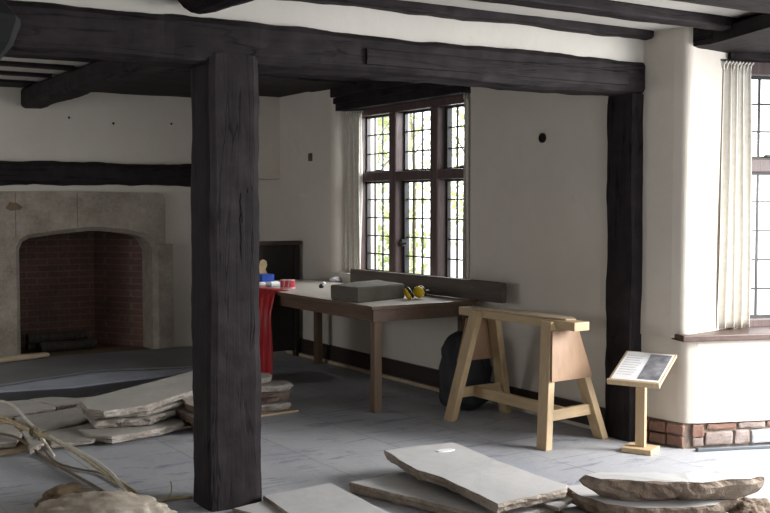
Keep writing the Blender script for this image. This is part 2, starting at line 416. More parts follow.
# ------------------------------------------------------------------ windows
def window(name, L, loc, lights, z0, zt0, zt1, z1, s_end, rows_up, rows_lo, cols, handle=None, jamb=.12):
    e = thing(name, None, None, loc); e['kind'] = 'structure'
    xf = lambda co: L(co[0], co[1], co[2])
    D = .14
    bm = new()
    add_box(bm, 0, s_end, -.0, D, z1, z1+.085, .006, xf); add_box(bm, 0, s_end, 0, D, z0-.07, z0, .006, xf)
    add_box(bm, 0, lights[0][0], 0, D, z0, z1, .006, xf); add_box(bm, lights[-1][1], s_end, 0, D, z0, z1, .006, xf)
    obj('window_frame', bm, 'window_oak', e)
    bm = new(); add_box(bm, lights[0][0], lights[-1][1], -.005, D-.02, zt0, zt1, .008, xf); obj('transom', bm, 'window_oak', e)
    for a, b in zip(lights[:-1], lights[1:]):
        bm = new(); add_box(bm, a[1], b[0], -.012, D, z0, z1, .012, xf); obj('mullion', bm, 'window_oak', e)
    for i, (a, b) in enumerate(lights):
        for (q0, q1, rows, up) in ((z0, zt0, rows_lo, 0), (zt1, z1, rows_up, 1)):
            cas = new(); w = .018
            for bx in ((a, a+w, q0, q1), (b-w, b, q0, q1), (a, b, q0, q0+w), (a, b, q1-w, q1)):
                add_box(cas, bx[0], bx[1], .085, .115, bx[2], bx[3], 0, xf)
            if (i == 1 and not up) or (i == 2 and up):     # opening casement: a heavier iron frame set forward
                add_box(cas, a, a+.035, .07, .12, q0, q1, 0, xf)
            c = obj('casement', cas, 'iron', e)
            le = new()
            for k in range(1, cols):
                x = a + (b-a)*k/cols; add_box(le, x-.007, x+.007, .094, .108, q0, q1, 0, xf)
            for k in range(1, rows):
                z = q0 + (q1-q0)*k/rows; add_box(le, a, b, .094, .108, z-.006, z+.006, 0, xf)
            obj('lead_lattice', le, 'iron', c)
            gp = new(); gp.faces.new([gp.verts.new(L(x_, .101, z_)) for x_, z_ in ((a, q0), (b, q0), (b, q1), (a, q1))]); obj('glass_pane', gp, 'glass', c)
            if up and i != 1:
                h = new(); add_box(h, (a+b)/2-.04, (a+b)/2+.04, .05, .09, q0+.012, q0+.028, .004, xf); add_box(h, a+.03, a+.06, .05, .09, q0+.01, q0+.03, .004, xf)
                obj('stay', h, 'iron', c)
            if handle and i == 1 and not up:
                h = new(); add_box(h, a+.005, a+.04, .035, .07, handle-.03, handle+.03, .006, xf)
                add_tube(h, [L(a+.02, .03, handle), L(a+.08, .025, handle-.008), L(a+.13, .03, handle+.004)], .011, 8)
                obj('handle', h, 'iron', c)
    return e
def L1(s, t, z): return V(5.245+t, 8.92-s, z)
window('window_1', L1, V(5.3, 7.85, .85), [(.12, .67), (.78, 1.33), (1.44, 1.99)], .90, 1.752, 1.835, 2.37, 2.12, 3, 5, 4, 1.19)
def L2(s, t, z): return OB + DB*(s+.49) + NB*(.33+t) + V(0, 0, z)
window('window_2', L2, bay(1.1, .35, .73), [(.07, .51), (.63, 1.07)], .775, 1.755, 1.845, 2.395, 1.57, 3, 5, 3)

# ------------------------------------------------------------------ outside
bm = new(); add_box(bm, 5.65, 60, 5.35, 70, -.5, -.35); struct('ground', bm, 'gravel')
def tree(x, y, h, spread, n, label, z0=.6, seed=1):
    rr = random.Random(seed)
    e = thing('leafy_tree', label, 'tree', V(x, y, -.35), 'trees outside the window')
    bm = new(); add_tube(bm, [(x, y, -.35), (x+.05, y, h*.4), (x-.05, y+.1, h*.8)], .07, 8, r_end=.02)
    for k in range(7):
        a = rr.uniform(0, 6.28); b = V(x, y, rr.uniform(.3, .7)*h)
        add_tube(bm, [b, b+V(math.cos(a)*spread*.5, math.sin(a)*spread*.5, .4), b+V(math.cos(a)*spread*.9, math.sin(a)*spread*.9, .6)], .02, 6, r_end=.006)
    obj('trunk', bm, 'trunk_bark', e)
    bm = new()
    cl = [V(x+rr.gauss(0, spread*.5), y+rr.gauss(0, spread*.5), rr.uniform(z0, h)) for _ in range(26)]
    for k in range(n):
        c = rr.choice(cl); p = c + V(rr.gauss(0, .28), rr.gauss(0, .28), rr.gauss(0, .25))
        u = V(rr.gauss(0, 1), rr.gauss(0, 1), rr.gauss(0, 1)).normalized(); w = u.cross(V(rr.gauss(0, 1), rr.gauss(0, 1), 1)).normalized()
        s = rr.uniform(.035, .075)
        bm.faces.new([bm.verts.new(q) for q in (p-u*s, p+w*s*.55, p+u*s, p-w*s*.55)])
    obj('foliage', bm, 'leaf', e)
tree(7.9, 13.0, 3.4, .5, 2000, 'yellow-green tree outside the leaded window, seen through its left light', .4, 3)
tree(12.6, 18.9, 5.2, .7, 600, 'thin leafy tree outside the leaded window, seen through its middle light', 1.0, 5)
tree(10.7, 14.3, 4.4, .5, 900, 'green tree outside the leaded window, seen through its right light', 1.2, 8)

# ------------------------------------------------------------------ timbers
def timber(name, label, cat, p0, p1, w, h, mat, seed, amp=.014, up=V(0, 0, 1), prof=None, group=None, round_=.014, n=5):
    bm = new(); add_timber(bm, p0, p1, w, h, amp, seed, .06, n, round_, up, prof)
    o = obj(name, bm, mat, smooth=False); return tag(o, label, cat, group)

# main beam with a let-in repair strip
mb = thing('ceiling_beam', 'heavy dark oak main beam crossing the whole room on top of both posts', 'beam', V(1.2, 5.09, 2.24))
bm = new(); add_timber(bm, (-2.6, 5.09, 2.352), (5.085, 5.09, 2.352), .27, .215, .014, 3, .05, 6, .012); obj('timber', bm, 'oak_X', mb)
bm = new(); add_timber(bm, (3.0, 4.955, 2.335), (4.93, 4.955, 2.335), .03, .085, .003, 5, .06, 3, .003); obj('repair_strip', bm, 'oak_X', mb)

# free-standing post with deep splits
def post_prof(f): return (1, 1, 0)
bm = new(); add_timber(bm, (2.232, 5.08, 0), (2.232, 5.08, 2.29), .26, .285, .010, 11, .045, 7, .007, V(1, 0, 0))
ps = thing('timber_post', 'dark oak post standing free in the middle of the floor, full height', 'post', V(2.238, 5.075, 0))
obj('timber', bm, 'oak_Z', ps)
def crack(bm, pts, w):
    pts = [V(*p) for p in pts]; m = len(pts); l, r = [], []
    for i, p in enumerate(pts):
        ww = w*math.sin(PI*(i+.15)/(m-.7))
        l.append(bm.verts.new(p+V(-ww/2, 0, 0))); r.append(bm.verts.new(p+V(ww/2, 0, 0)))
    bk = [bm.verts.new(p+V(0, .03, 0)) for p in pts]
    for i in range(m-1):
        bm.faces.new((l[i], r[i], r[i+1], l[i+1])); bm.faces.new((r[i], bk[i], bk[i+1], r[i+1])); bm.faces.new((bk[i], l[i], l[i+1], bk[i+1]))
bm = new(); rr = random.Random(5)
for x0, z0, z1, w in ((2.262, 1.02, 1.50, .014), (2.25, .32, .78, .012), (2.258, .03, .44, .013), (2.272, 1.45, 1.92, .012), (2.24, 1.85, 2.2, .009), (2.30, 1.6, 2.1, .006)):
    m = 14; x = x0; pts = []
    for i in range(m+1):
        pts.append((x, 4.9505+.003*rr.random(), z0+(z1-z0)*i/m)); x += rr.uniform(-.006, .006)
    crack(bm, pts, w)
obj('split', bm, 'hole_black', ps)

bm = new(); add_timber(bm, (5.085, 5.10, 0), (5.085, 5.10, 2.25), .24, .16, .009, 21, .06, 5, .008, V(1, 0, 0))
tag(obj('timber_post', bm, 'oak_Z'), 'dark oak post against the right wall behind the small reading stand', 'post')

def spine_prof(f):
    k = max(0, min(1, (f-.62)/.05)); return (1, 1, 0)
bm = new(); add_timber(bm, (2.69, 5.15, 2.595), (2.69, 10.76, 2.575), .22, .2, .013, 31, .08, 5, .02)
tag(obj('spine_beam', bm, 'oak_Y'), 'dark beam running from the main beam to the wall above the fireplace', 'beam')
bm = new(); add_tube(bm, [(2.02, 2.6+.1*k, 2.605) for k in range(23)] + [(2.02, 4.86, 2.61), (2.02, 4.93, 2.625)], .155, 20)
for v in bm.verts:
    if v.co.y > 4.9: v.co.x = 2.02+(v.co.x-2.02)*.75; v.co.z = 2.62+(v.co.z-2.62)*.75
    v.co += V(nz(v.co, 4, 33), 0, nz(v.co, 4, 34))*.012
tag(obj('spine_beam', bm, 'oak_Y'), 'round-bellied dark timber end resting on the main beam above the free post', 'beam')
timber('mantel_beam', 'long dark oak beam set in the wall above the stone fireplace', 'beam', (-1.0, 10.73, 1.842), (4.5, 10.73, 1.842), .16, .225, 'oak_X', 41, .022)
timber('bay_beam', 'dark beam over the opening to the bay at top right', 'beam', (5.33, 1.2, 2.60), (5.33, 4.66, 2.60), .30, .17, 'oak_Y', 43, .004, round_=.005)

jn = [(4.93, .10, 2.622, .065, 5.09, .014, 'dark ragged timber strip along the top of the plaster band above the main beam'), (4.35, .14, 2.610, .075, 5.18, .006, 'dark ceiling joist in front of the ragged strip, running to the bay beam'), (3.66, .28, 2.60, .10, 7.0, .008, 'wide dark joist crossing the top right corner under the ceiling')]
for i, (y, w, zc, h, x1, am, lab) in enumerate(jn):
    timber('ceiling_joist', lab, 'joist', (-2.5, y, zc), (x1, y, zc), w, h, 'oak_X', 50+i, am, group='ceiling joists in front of the main beam', round_=.006)
FJ = ['dark ceiling joist left of the spine beam, nearest the main beam', 'dark ceiling joist left of the spine beam, second behind the main beam', 'dark ceiling joist left of the spine beam, third behind the main beam', 'dark ceiling joist left of the spine beam, fourth behind the main beam', 'dark ceiling joist left of the spine beam, against the fireplace wall']
FR = ['dark ceiling joist right of the spine beam, nearest the main beam', 'dark ceiling joist right of the spine beam, second behind the main beam', 'dark ceiling joist right of the spine beam, third behind the main beam', 'dark ceiling joist right of the spine beam, fourth behind the main beam', 'dark ceiling joist right of the spine beam, against the fireplace wall']
for i, (a, b) in enumerate(((7.62, 7.90), (8.30, 8.53), (8.95, 9.11), (9.62, 9.75), (10.28, 10.73))):
    timber('ceiling_joist', FJ[i], 'joist', (-2.5, (a+b)/2, 2.69), (2.585, (a+b)/2, 2.69), b-a, .06, 'oak_X', 60+i, .005, group='ceiling joists behind the main beam', round_=.005)
for i, (a, b) in enumerate(((5.5, 6.3), (6.4, 7.55), (7.85, 8.5), (8.52, 9.4), (9.44, 10.72))):
    timber('ceiling_joist', FR[i], 'joist', (2.80, (a+b)/2, 2.69), (5.08, (a+b)/2, 2.69), b-a, .07+.03*(i % 2), 'oak_X', 70+i, .005, group='ceiling joists behind the main beam', round_=.005)

# ------------------------------------------------------------------ fireplace
fp = thing('fireplace', 'large stone fireplace with arched lintel and sooty brick back', 'fireplace', V(3.24, 10.75, 0))
Y0 = 10.69
archp = [(2.545, 1.10), (2.575, 1.17), (2.64, 1.205), (2.94, 1.242), (3.22, 1.268), (3.35, 1.266), (3.55, 1.245), (3.74, 1.21), (3.82, 1.18), (3.87, 1.13), (3.895, 1.05)]
def strip_arch(bm, outer, pts, c=.045):
    # front face with chamfered arris along the arch, soffit behind
    n = len(pts); ctr = V(3.22, .3)
    fr = [bm.verts.new((x + (x-ctr.x)/((V(x, z)-ctr).length)*c, Y0, z + (z-ctr.y)/((V(x, z)-ctr).length)*c)) for x, z in pts]
    ch = [bm.verts.new((x, Y0+.06, z)) for x, z in pts]; bk = [bm.verts.new((x, Y0+.40, z)) for x, z in pts]
    of = [bm.verts.new((x, Y0, z)) for x, z in outer]; ob = [bm.verts.new((x, Y0+.1, z)) for x, z in outer]
    for i in range(n-1):
        bm.faces.new((fr[i], fr[i+1], ch[i+1], ch[i])); bm.faces.new((ch[i], ch[i+1], bk[i+1], bk[i]))
    for i in range(len(outer)-1): bm.faces.new((of[i], of[i+1], ob[i+1], ob[i]))
    bm.faces.new(fr + of)
bm = new()
strip_arch(bm, [(4.02, 1.05), (4.02, 1.60), (4.0, 1.645), (3.94, 1.655), (3.0, 1.668), (2.0, 1.66), (2.0, 1.10)], archp)
obj('lintel', bm, 'fire_stone', fp)
bm = new(); add_prism(bm, [(2.41, 1.50), (2.46, 1.475), (2.55, 1.485), (2.575, 1.51), (2.52, 1.55), (2.45, 1.56)], 0, .004, lambda p, z: (p[0], Y0-.001-z, p[1])); obj('hollow_shade', bm, 'brown_rock', fp)  # flat dark patch standing in for the shade inside a small hollow
for x in (2.50, 3.10):
    bm = new(); add_box(bm, x, x+.006, Y0-.003, Y0, 1.21 if x < 3 else 1.31, 1.655); obj('joint', bm, 'brown_rock', fp)
bm = new(); add_prism(bm, [(2.05, Y0+.003), (2.50, Y0+.003), (2.545, Y0+.06), (2.545, Y0+.4), (2.05, Y0+.1)], 0, 1.135); obj('jamb', bm, 'fire_stone', fp)
bm = new(); add_prism(bm, [(4.10, Y0-.005), (4.10, Y0+.1), (3.895, Y0+.4), (3.895, Y0+.055), (3.94, Y0-.005)], 0, .934); obj('jamb', bm, 'fire_stone', fp)
bm = new(); add_prism(bm, [(4.095, Y0-.012), (4.095, Y0+.1), (3.895, Y0+.4), (3.895, Y0+.05), (3.94, Y0-.012)], .935, 1.12); obj('jamb', bm, 'fire_stone', fp)
bm = new()
def wallq(bm, a, b, z0, z1): bm.faces.new([bm.verts.new((*p, z)) for p, z in ((a, z0), (b, z0), (b, z1), (a, z1))])
wallq(bm, (2.50, 11.05), (2.62, 11.62), 0, 2.2); wallq(bm, (2.62, 11.62), (3.545, 11.62), 0, 2.2); wallq(bm, (3.545, 11.62), (3.90, 11.05), 0, 2.2)
obj('brick_back', bm, 'fire_brick', fp)
bm = new(); add_box(bm, 2.4, 4.0, 11.0, 11.7, 2.15, 2.2); obj('flue_throat', bm, 'hole_black', fp)
bm = new(); add_box(bm, 2.45, 4.0, Y0+.02, 11.65, .001, .012); obj('hearth', bm, 'brown_rock', fp)
# logs in the grate place
for i, (a, b, r, z, lab) in enumerate((((2.82, 11.12), (3.42, 11.20), .055, .067, 'front grey log lying on the hearth in the fireplace'), ((2.74, 11.30), (3.38, 11.38), .055, .067, 'rear dark log on the hearth in the fireplace'), ((2.72, 11.215), (3.34, 11.29), .05, .155, 'log lying on top of two others in the fireplace'))):
    bm = new(); pts = [V(*a, z).lerp(V(*b, z), k/10) + V(0, 0, .005*nz((k*.3, i, 0), 1)) for k in range(11)]; add_tube(bm, pts, r, 12)
    for v in bm.verts: v.co += V(nz(v.co, 12, i), nz(v.co, 12, i+4), nz(v.co, 12, i+7))*.008
    tag(obj('fire_log', bm, 'log_bark'), lab, 'log', 'logs in the fireplace')

# ------------------------------------------------------------------ curtains
def curtain(name, label, path, z0, z1, folds, amp, flare=.0, pinch=.6, seed=0):
    path = [V(*p, 0) for p in path]; d = (path[1]-path[0]); Ln = d.length; d = d/Ln; nn = V(-d.y, d.x, 0)
    e = thing(name, label, 'curtain', V((path[0].x+path[1].x)/2, (path[0].y+path[1].y)/2, z0))
    bm = new(); nu, nv = folds*10, 30; rows = []
    for j in range(nv+1):
        f = j/nv; z = z1 + (z0-z1)*f; row = []
        for i in range(nu+1):
            u = i/nu; ph = u*folds*2*PI + .5*math.sin(f*3+seed) + .8*nz((u*3, f*1.5, 0), 1, seed)
            a = amp*(pinch + (1-pinch)*min(1, f*3))*(1+.4*nz((u*2.2, f, 1), 1, seed))
            p = path[0] + d*Ln*(u*(1+flare*f) - flare*f*.7) + nn*a*math.sin(ph) + d*amp*.35*math.sin(2*ph)
            row.append(bm.verts.new((p.x, p.y, z)))
        rows.append(row)
    for j in range(nv):
        for i in range(nu): bm.faces.new((rows[j][i], rows[j][i+1], rows[j+1][i+1], rows[j+1][i]))
    o = obj('drape', bm, 'linen', e, True)
    m = o.modifiers.new('thick', 'SOLIDIFY'); m.thickness = .004
    bm = new()
    for k in range(folds*2+1):
        u = k/(folds*2); p = path[0] + d*Ln*u
        add_tube(bm, smooth_path([(p.x, p.y, z1-.03), (p.x-.008, p.y-.012, z1+.0), (p.x+.01, p.y-.014, z1+.018), (p.x+.018, p.y, z1+.02)], 3), .006, 6)
    obj('heading_tape', bm, 'linen', e, True)
    bm = new(); add_tube(bm, [path[0]-d*.03+V(0, 0, z1+.025), path[1]+d*.03+V(0, 0, z1+.025)], .007, 8); obj('rail', bm, 'iron', e)
    return e
curtain('linen_curtain', 'cream linen curtain tied back at the left side of the leaded window', [(5.135, 8.85), (5.215, 8.70)], .86, 2.40, 3, .022, 0, .6, 1)
curtain('linen_curtain', 'narrow cream curtain edge at the right side of the leaded window', [(5.15, 6.985), (5.225, 6.93)], .90, 2.415, 2, .018, 0, .6, 2)
c0, c1 = bay(.31, .20, 0), bay(.53, .25, 0)
curtain('linen_curtain', 'long cream curtain in the bay beside the right-hand window', [(c0.x, c0.y), (c1.x, c1.y)],   .735, 2.44, 4, .032, .18, .6, 3)

# ------------------------------------------------------------------ table and what is on it
TX0, TX1, TY0, TY1, TZ = 4.045, 5.005, 6.60, 9.35, .80
tb = thing('work_table', 'long brown wooden work table along the wall under the leaded window', 'table', V(4.53, 7.97, 0))
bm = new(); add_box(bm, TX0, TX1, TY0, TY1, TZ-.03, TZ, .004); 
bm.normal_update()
for f_ in bm.faces: f_.material_index = 1 if f_.normal.z > .9 else 0  # upward faces pale: dust, plus window glare put into the colour
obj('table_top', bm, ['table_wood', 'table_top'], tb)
bm = new()
add_box(bm, TX0+.03, TX0+.055, TY0+.04, TY1-.05, TZ-.12, TZ-.031, .002); add_box(bm, TX1-.055, TX1-.03, TY0+.04, TY1-.05, TZ-.12, TZ-.031, .002)
add_box(bm, TX0+.03, TX1-.03, TY0+.03, TY0+.055, TZ-.12, TZ-.031, .002); add_box(bm, TX0+.03, TX1-.03, TY1-.06, TY1-.035, TZ-.12, TZ-.031, .002)
obj('apron', bm, 'table_wood', tb)
for x, y in ((4.135, 6.69), (4.93, 6.69), (4.135, 9.04), (4.93, 9.04)):
    bm = new(); add_box(bm, x-.032, x+.032, y-.032, y+.032, 0, TZ-.031, .005); obj('leg', bm, 'leg_wood', tb)

# long plank standing on edge at the back of the table
bm = new(); add_timber(bm, (4.955, 8.42, TZ+.077), (4.955, 6.22, TZ+.085), .055, .15, .003, 81, .08, 4, .004)
tag(obj('grey_plank', bm, 'grey_plank'), 'long grey-brown plank on edge at the back of the table, below the window', 'plank')
# stone block
def pts0(*pp): return [tuple(at(x, y, TZ))[:2] for x, y in pp]
p = [at(332, 300, TZ), at(371, 304.5, TZ), at(405, 298.5, TZ), at(366, 292, TZ)]
def rough_block(name, poly, z0, z1, mat, seed, amp=.006, top_noise=.004, inset=.008):
    bm = new(); N = []
    for i in range(len(poly)):
        a, b = V(*poly[i][:2], 0), V(*poly[(i+1) % len(poly)][:2], 0); k = max(2, int((b-a).length/.03))
        N += [a.lerp(b, j/k) for j in range(k)]
    c = sum(N, V(0, 0, 0))/len(N); rings = []
    for f, ins in ((0, inset), (.12, 0), (.5, 0), (.88, 0), (1, inset)):
        ring = []
        for q in N:
            dd = (q-c).normalized(); w = q + dd*(amp*nz((q.x, q.y, f), 14, seed) - ins)
            ring.append(bm.verts.new((w.x, w.y, z0+(z1-z0)*f + (top_noise*nz(q, 9, seed) if f > .8 else 0))))
        rings.append(ring)
    n = len(N)
    for a, b in zip(rings[:-1], rings[1:]):
        for i in range(n): bm.faces.new((a[i], a[(i+1) % n], b[(i+1) % n], b[i]))
    bm.faces.new(rings[0][::-1]); bm.faces.new(rings[-1])
    return obj(name, bm, mat)
bx = pts0((331, 299.5), (358, 303), (404, 298.3), (377, 293.5))
tag(rough_block('stone_block', bx, TZ+.001, TZ+.115, 'table_block', 82, .006, .004, .006), 'thick grey stone block lying flat on the table', 'stone block')
# ear defenders
ed = thing('ear_defenders', 'yellow and black ear defenders lying on the table beside the stone block', 'ear defenders', V(4.635, 6.93, TZ))
ec = V(4.635, 6.93, TZ)
for sx, dx, zz, tilt in ((-1, -.052, .05, .35), (1, .045, .058, -.5)):
    bm = new(); add_lathe(bm, [(.012, -.034), (.036, -.031), (.046, -.018), (.048, -.004), (.043, .002)], 20)
    rot = Matrix.Rotation(PI/2*(.75 if sx > 0 else .62), 3, 'Y') @ Matrix.Rotation(tilt, 3, 'X')
    for v in bm.verts: v.co = rot @ (v.co*1.0); v.co.y *= 1.0; v.co += ec + V(dx, -.0, zz-.001)
    cup = obj('ear_cup', bm, 'yellow_plastic', ed, True)
    bm = new(); add_lathe(bm, [(.044, .001), (.05, .007), (.049, .018), (.042, .024)], 20)
    for v in bm.verts: v.co = rot @ v.co; v.co += ec + V(dx, 0, zz-.001)
    obj('cushion', bm, 'black_plastic', cup, True)
bm = new(); pts = [ec + V(-.06, -.0, .06), ec + V(-.05, .05, .05), ec + V(-.01, .10, .03), ec + V(.05, .10, .03), ec + V(.095, .05, .05), ec + V(.085, 0, .065)]
add_tube(bm, smooth_path(pts, 6), .009, 8); obj('headband', bm, 'black_plastic', ed, True)
bm = new(); add_tube(bm, [ec+V(.07, -.01, .06), ec+V(.12, -.02, .062)], .008, 8); obj('yoke', bm, 'black_plastic', ed, True)
# roll of barrier tape
tp = thing('tape_roll', 'roll of red and white barrier tape on the far end of the table', 'tape', V(4.29, 8.42, TZ))
def ring(bm, r0, r1, z0, z1, c, n=28):
    add_lathe(bm, [(r0, z0), (r1, z0), (r1, z1), (r0, z1), (r0, z0)], n, c, 'Z', False)
for nm, m, r0, r1, z0, z1 in (('tape', 'tape_red', .025, .066, .012, .068), ('edge_stripe', 'tape_white', .025, .0665, .0, .0118), ('core', 'tape_white', .022, .0655, .068, .075)):
    bm = new(); ring(bm, r0, r1, z0, z1, (4.29, 8.42, TZ)); obj(nm, bm, m, tp)
bm = new()
for k in range(2):
    a = PI*1.15 + k*.62
    q = [V(math.cos(a+d_)*.0672, math.sin(a+d_)*.0672, z) + V(4.29, 8.42, TZ) for d_, z in ((0, .014), (.14, .014), (.26, .066), (.12, .066))]
    bm.faces.new([bm.verts.new(v) for v in q])
obj('white_band', bm, 'tape_white', tp)
# blue box, white tubes, card
bm = new(); add_box(bm, 4.33, 4.455, 9.02, 9.16, TZ+.001, TZ+.085, .004); tag(obj('blue_box', bm, 'blue_box'), 'small bright blue box at the far end of the table', 'box')
tbw = thing('sealant_tube', 'white sealant tube lying on the table in front of the blue box', 'tube', V(4.12, 8.66, TZ))
bm = new(); add_lathe(bm, [(.024, 0), (.0245, .02), (.0245, .2), (.02, .205)], 18, (4.10, 8.62, TZ+.025), 'X')
obj('barrel', bm, 'white_paper', tbw, True)
bm = new(); add_lathe(bm, [(.009, .205), (.004, .26)], 10, (4.10, 8.62, TZ+.025), 'X'); obj('nozzle', bm, 'white_paper', tbw, True)
bm = new(); add_lathe(bm, [(.0248, .06), (.0248, .12)], 18, (4.10, 8.62, TZ+.025), 'X', False); obj('label_band', bm, 'picture_grey', tbw, True)
bm = new()
add_prism(bm, [(0, 0), (.11, 0), (.05, .12), (.07, .16), (.06, .20), (.03, .215), (0, .20), (-.02, .13)], 0, .02, lambda p, z: (4.40+p[0]*1.0, 9.20+z, TZ+.001+p[1]))
tag(obj('card_offcut', bm, 'card_tan'), 'tan card shape standing behind the blue box next to the post', 'card')
bm = new(); add_lathe(bm, [(.016, 0), (.022, .01), (.022, .02), (.012, .034), (.004, .038)], 16, (4.55, 8.28, TZ+.001)); tag(obj('bottle_cap', bm, 'black_plastic', smooth=True), 'small black cap alone on the bare middle of the table', 'cap')
for i, (px, py, s, lab) in enumerate(((343, 281.5, .05, 'crumpled white paper on the table at the end of the plank'), (331, 283.5, .022, 'scrap of white paper on the table right of the small black cap'))):
    q = at(px, py, TZ); q.x -= .08; bm = new(); bmesh.ops.create_icosphere(bm, subdivisions=3, radius=s)
    for v in bm.verts: v.co *= (1+.5*nz(v.co, 30, i)); v.co.z = max(v.co.z*.6, -s*.35); v.co += q+V(0, 0, s*.36)
    tag(obj('paper_scrap', bm, 'white_paper'), lab, 'paper', 'scraps of paper on the table')
# red plastic sheet hanging over the table edge
bm = new(); nu, nv = 30, 34; rows = []
for j in range(nv+1):
    f = j/nv; row = []
    for i in range(nu+1):
        u = i/nu
        y = 8.13 + u*.55; fold = .016*math.sin(u*17+.6*math.sin(f*4)) + .012*nz((u*4, f*2, 0), 1, 3)
        if f < .12:
            x = 4.045 + (.12-f)/.12*.12 - .006; z = TZ+.006+.004*abs(math.sin(u*17))
        else:
            k = (f-.12)/.88; x = 4.022 - .03*min(1, k*4) - abs(fold)*min(1, k*3)*1.6 ; z = TZ+.002 - k*.79
            y += -.03*k*(.5-u)
        row.append(bm.verts.new((x, y, max(.006, z))))
    rows.append(row)
for j in range(nv):
    for i in range(nu): bm.faces.new((rows[j][i], rows[j][i+1], rows[j+1][i+1], rows[j+1][i]))
rp = obj('red_sheet', bm, 'red_plastic', None, True); rp.modifiers.new('t', 'SOLIDIFY').thickness = .003
tag(rp, 'glossy red plastic sheet hanging over the table edge beside the post', 'plastic sheet')
# dark settle in the corner
st = thing('panelled_screen', 'dark panelled wooden screen standing in the far corner behind the table', 'screen', V(4.83, 9.64, 0))
bm = new(); add_box(bm, 4.62, 4.99, 9.635, 9.655, .06, 1.13, .004); obj('panel', bm, 'settle_wood', st)
bm = new(); add_box(bm, 4.56, 5.045, 9.60, 9.69, 1.13, 1.17, .008); obj('top_rail', bm, 'oak_brown', st)
bm = new(); add_box(bm, 4.62, 4.99, 9.615, 9.675, .62, .70, .006); obj('middle_rail', bm, 'settle_wood', st)
for x in (4.57, 4.985):
    bm = new(); add_box(bm, x, x+.05, 9.61, 9.68, 0, 1.13, .005); obj('stile', bm, 'settle_wood', st)

# ------------------------------------------------------------------ black bag
bm = new(); bmesh.ops.create_uvsphere(bm, u_segments=56, v_segments=40, radius=1)
for v in bm.verts:
    c = v.co.copy(); a = math.atan2(c.y, c.x); z = c.z
    r = 1.0 if abs(z) < .6 else math.sqrt(max(0, 1-((abs(z)-.6)/.4)**2))
    r *= (1 - .18*max(0, z)) * (1+.05*math.sin(a*9+z*4)+.09*nz(c, 3, 2)+.05*nz(c, 8, 5))
    v.co = V(4.77+.205*r*math.cos(a), 6.45+.15*r*math.sin(a), .29+.30*max(-.96, z) + .02*nz(c, 4, 8))
tag(obj('rubbish_bag', bm, 'bag_black', smooth=True), 'full black rubbish bag on the floor between the table leg and the sawhorse', 'bag')

# ------------------------------------------------------------------ sawhorse
sh = thing('sawhorse', 'pale wooden sawhorse with plywood gussets standing in front of the window wall', 'sawhorse', V(4.66, 5.62, 0))
bm = new(); add_box(bm, 4.565, 4.69, 5.02, 6.25, .745, .80, .004); obj('top_rail', bm, 'pine_Y', sh)
for (fx, fy, tx, ty) in ((4.405, 5.115, 4.555, 5.25), (4.945, 5.175, 4.70, 5.25), (4.435, 6.17, 4.555, 6.02), (4.965, 6.20, 4.70, 6.02)):
    a, b = V(fx, fy, 0), V(tx, ty, .79)
    b2 = new(); d = (b-a)
    n = 4; q = []
    for p, zc in ((a, 0.0), (b, .79)):
        q.append([b2.verts.new((p.x+sx*.026, p.y+sy*.048, zc)) for sx, sy in ((-1, -1), (1, -1), (1, 1), (-1, 1))])
    fs = [b2.faces.new((q[0][i], q[0][(i+1) % 4], q[1][(i+1) % 4], q[1][i])) for i in range(4)] + [b2.faces.new(q[0][::-1]), b2.faces.new(q[1])]
    bmesh.ops.bevel(b2, geom=list({e for f in fs for e in f.edges}), offset=.003, segments=1, affect='EDGES')
    obj('leg', b2, 'pine_Z', sh)
def leg_at(k, z):
    L = ((4.405, 5.115, 4.555, 5.25), (4.945, 5.175, 4.70, 5.25), (4.435, 6.17, 4.555, 6.02), (4.965, 6.20, 4.70, 6.02))[k]
    f = z/.79; return V(L[0]+(L[2]-L[0])*f, L[1]+(L[3]-L[1])*f, z)
for l, r, sg in ((0, 1, -1), (2, 3, 1)):
    bm = new(); off = V(0, sg*.056, 0)
    q = [leg_at(l, .735)+off+V(-.026, 0, 0), leg_at(r, .735)+off+V(.026, 0, 0), leg_at(r, .42)+off+V(.026, 0, 0), leg_at(l, .42)+off+V(-.015, 0, 0)]
    a = [bm.verts.new(v) for v in q]; b = [bm.verts.new(v+V(0, sg*.012, 0)) for v in q]
    for i in range(4): bm.faces.new((a[i], a[(i+1) % 4], b[(i+1) % 4], b[i]))
    bm.faces.new(a); bm.faces.new(b[::-1]); obj('gusset', bm, 'plywood', sh)
    bm = new(); add_beam(bm, leg_at(l, .20), leg_at(r, .20), .03, .07, .002); obj('cross_stretcher', bm, 'pine_X', sh)
m0, m1 = (leg_at(0, .2)*.62+leg_at(1, .2)*.38), (leg_at(2, .2)*.62+leg_at(3, .2)*.38)
bm = new(); add_beam(bm, m0+V(0, .0, .0), m1, .035, .075, .002); obj('long_stretcher', bm, 'pine_Y', sh)
bm = new()
pl = [(4.60, 5.14), (4.66, 5.11), (4.72, 5.2), (4.73, 5.7), (4.70, 6.0), (4.57, 6.0), (4.565, 5.5)]
add_prism(bm, pl, 0, .010, lambda p, z: (p[0], p[1], .802+z+.0))
tag(obj('ply_offcut', bm, 'batten_wood'), 'thin flat wood offcut lying along the top of the sawhorse', 'offcut')

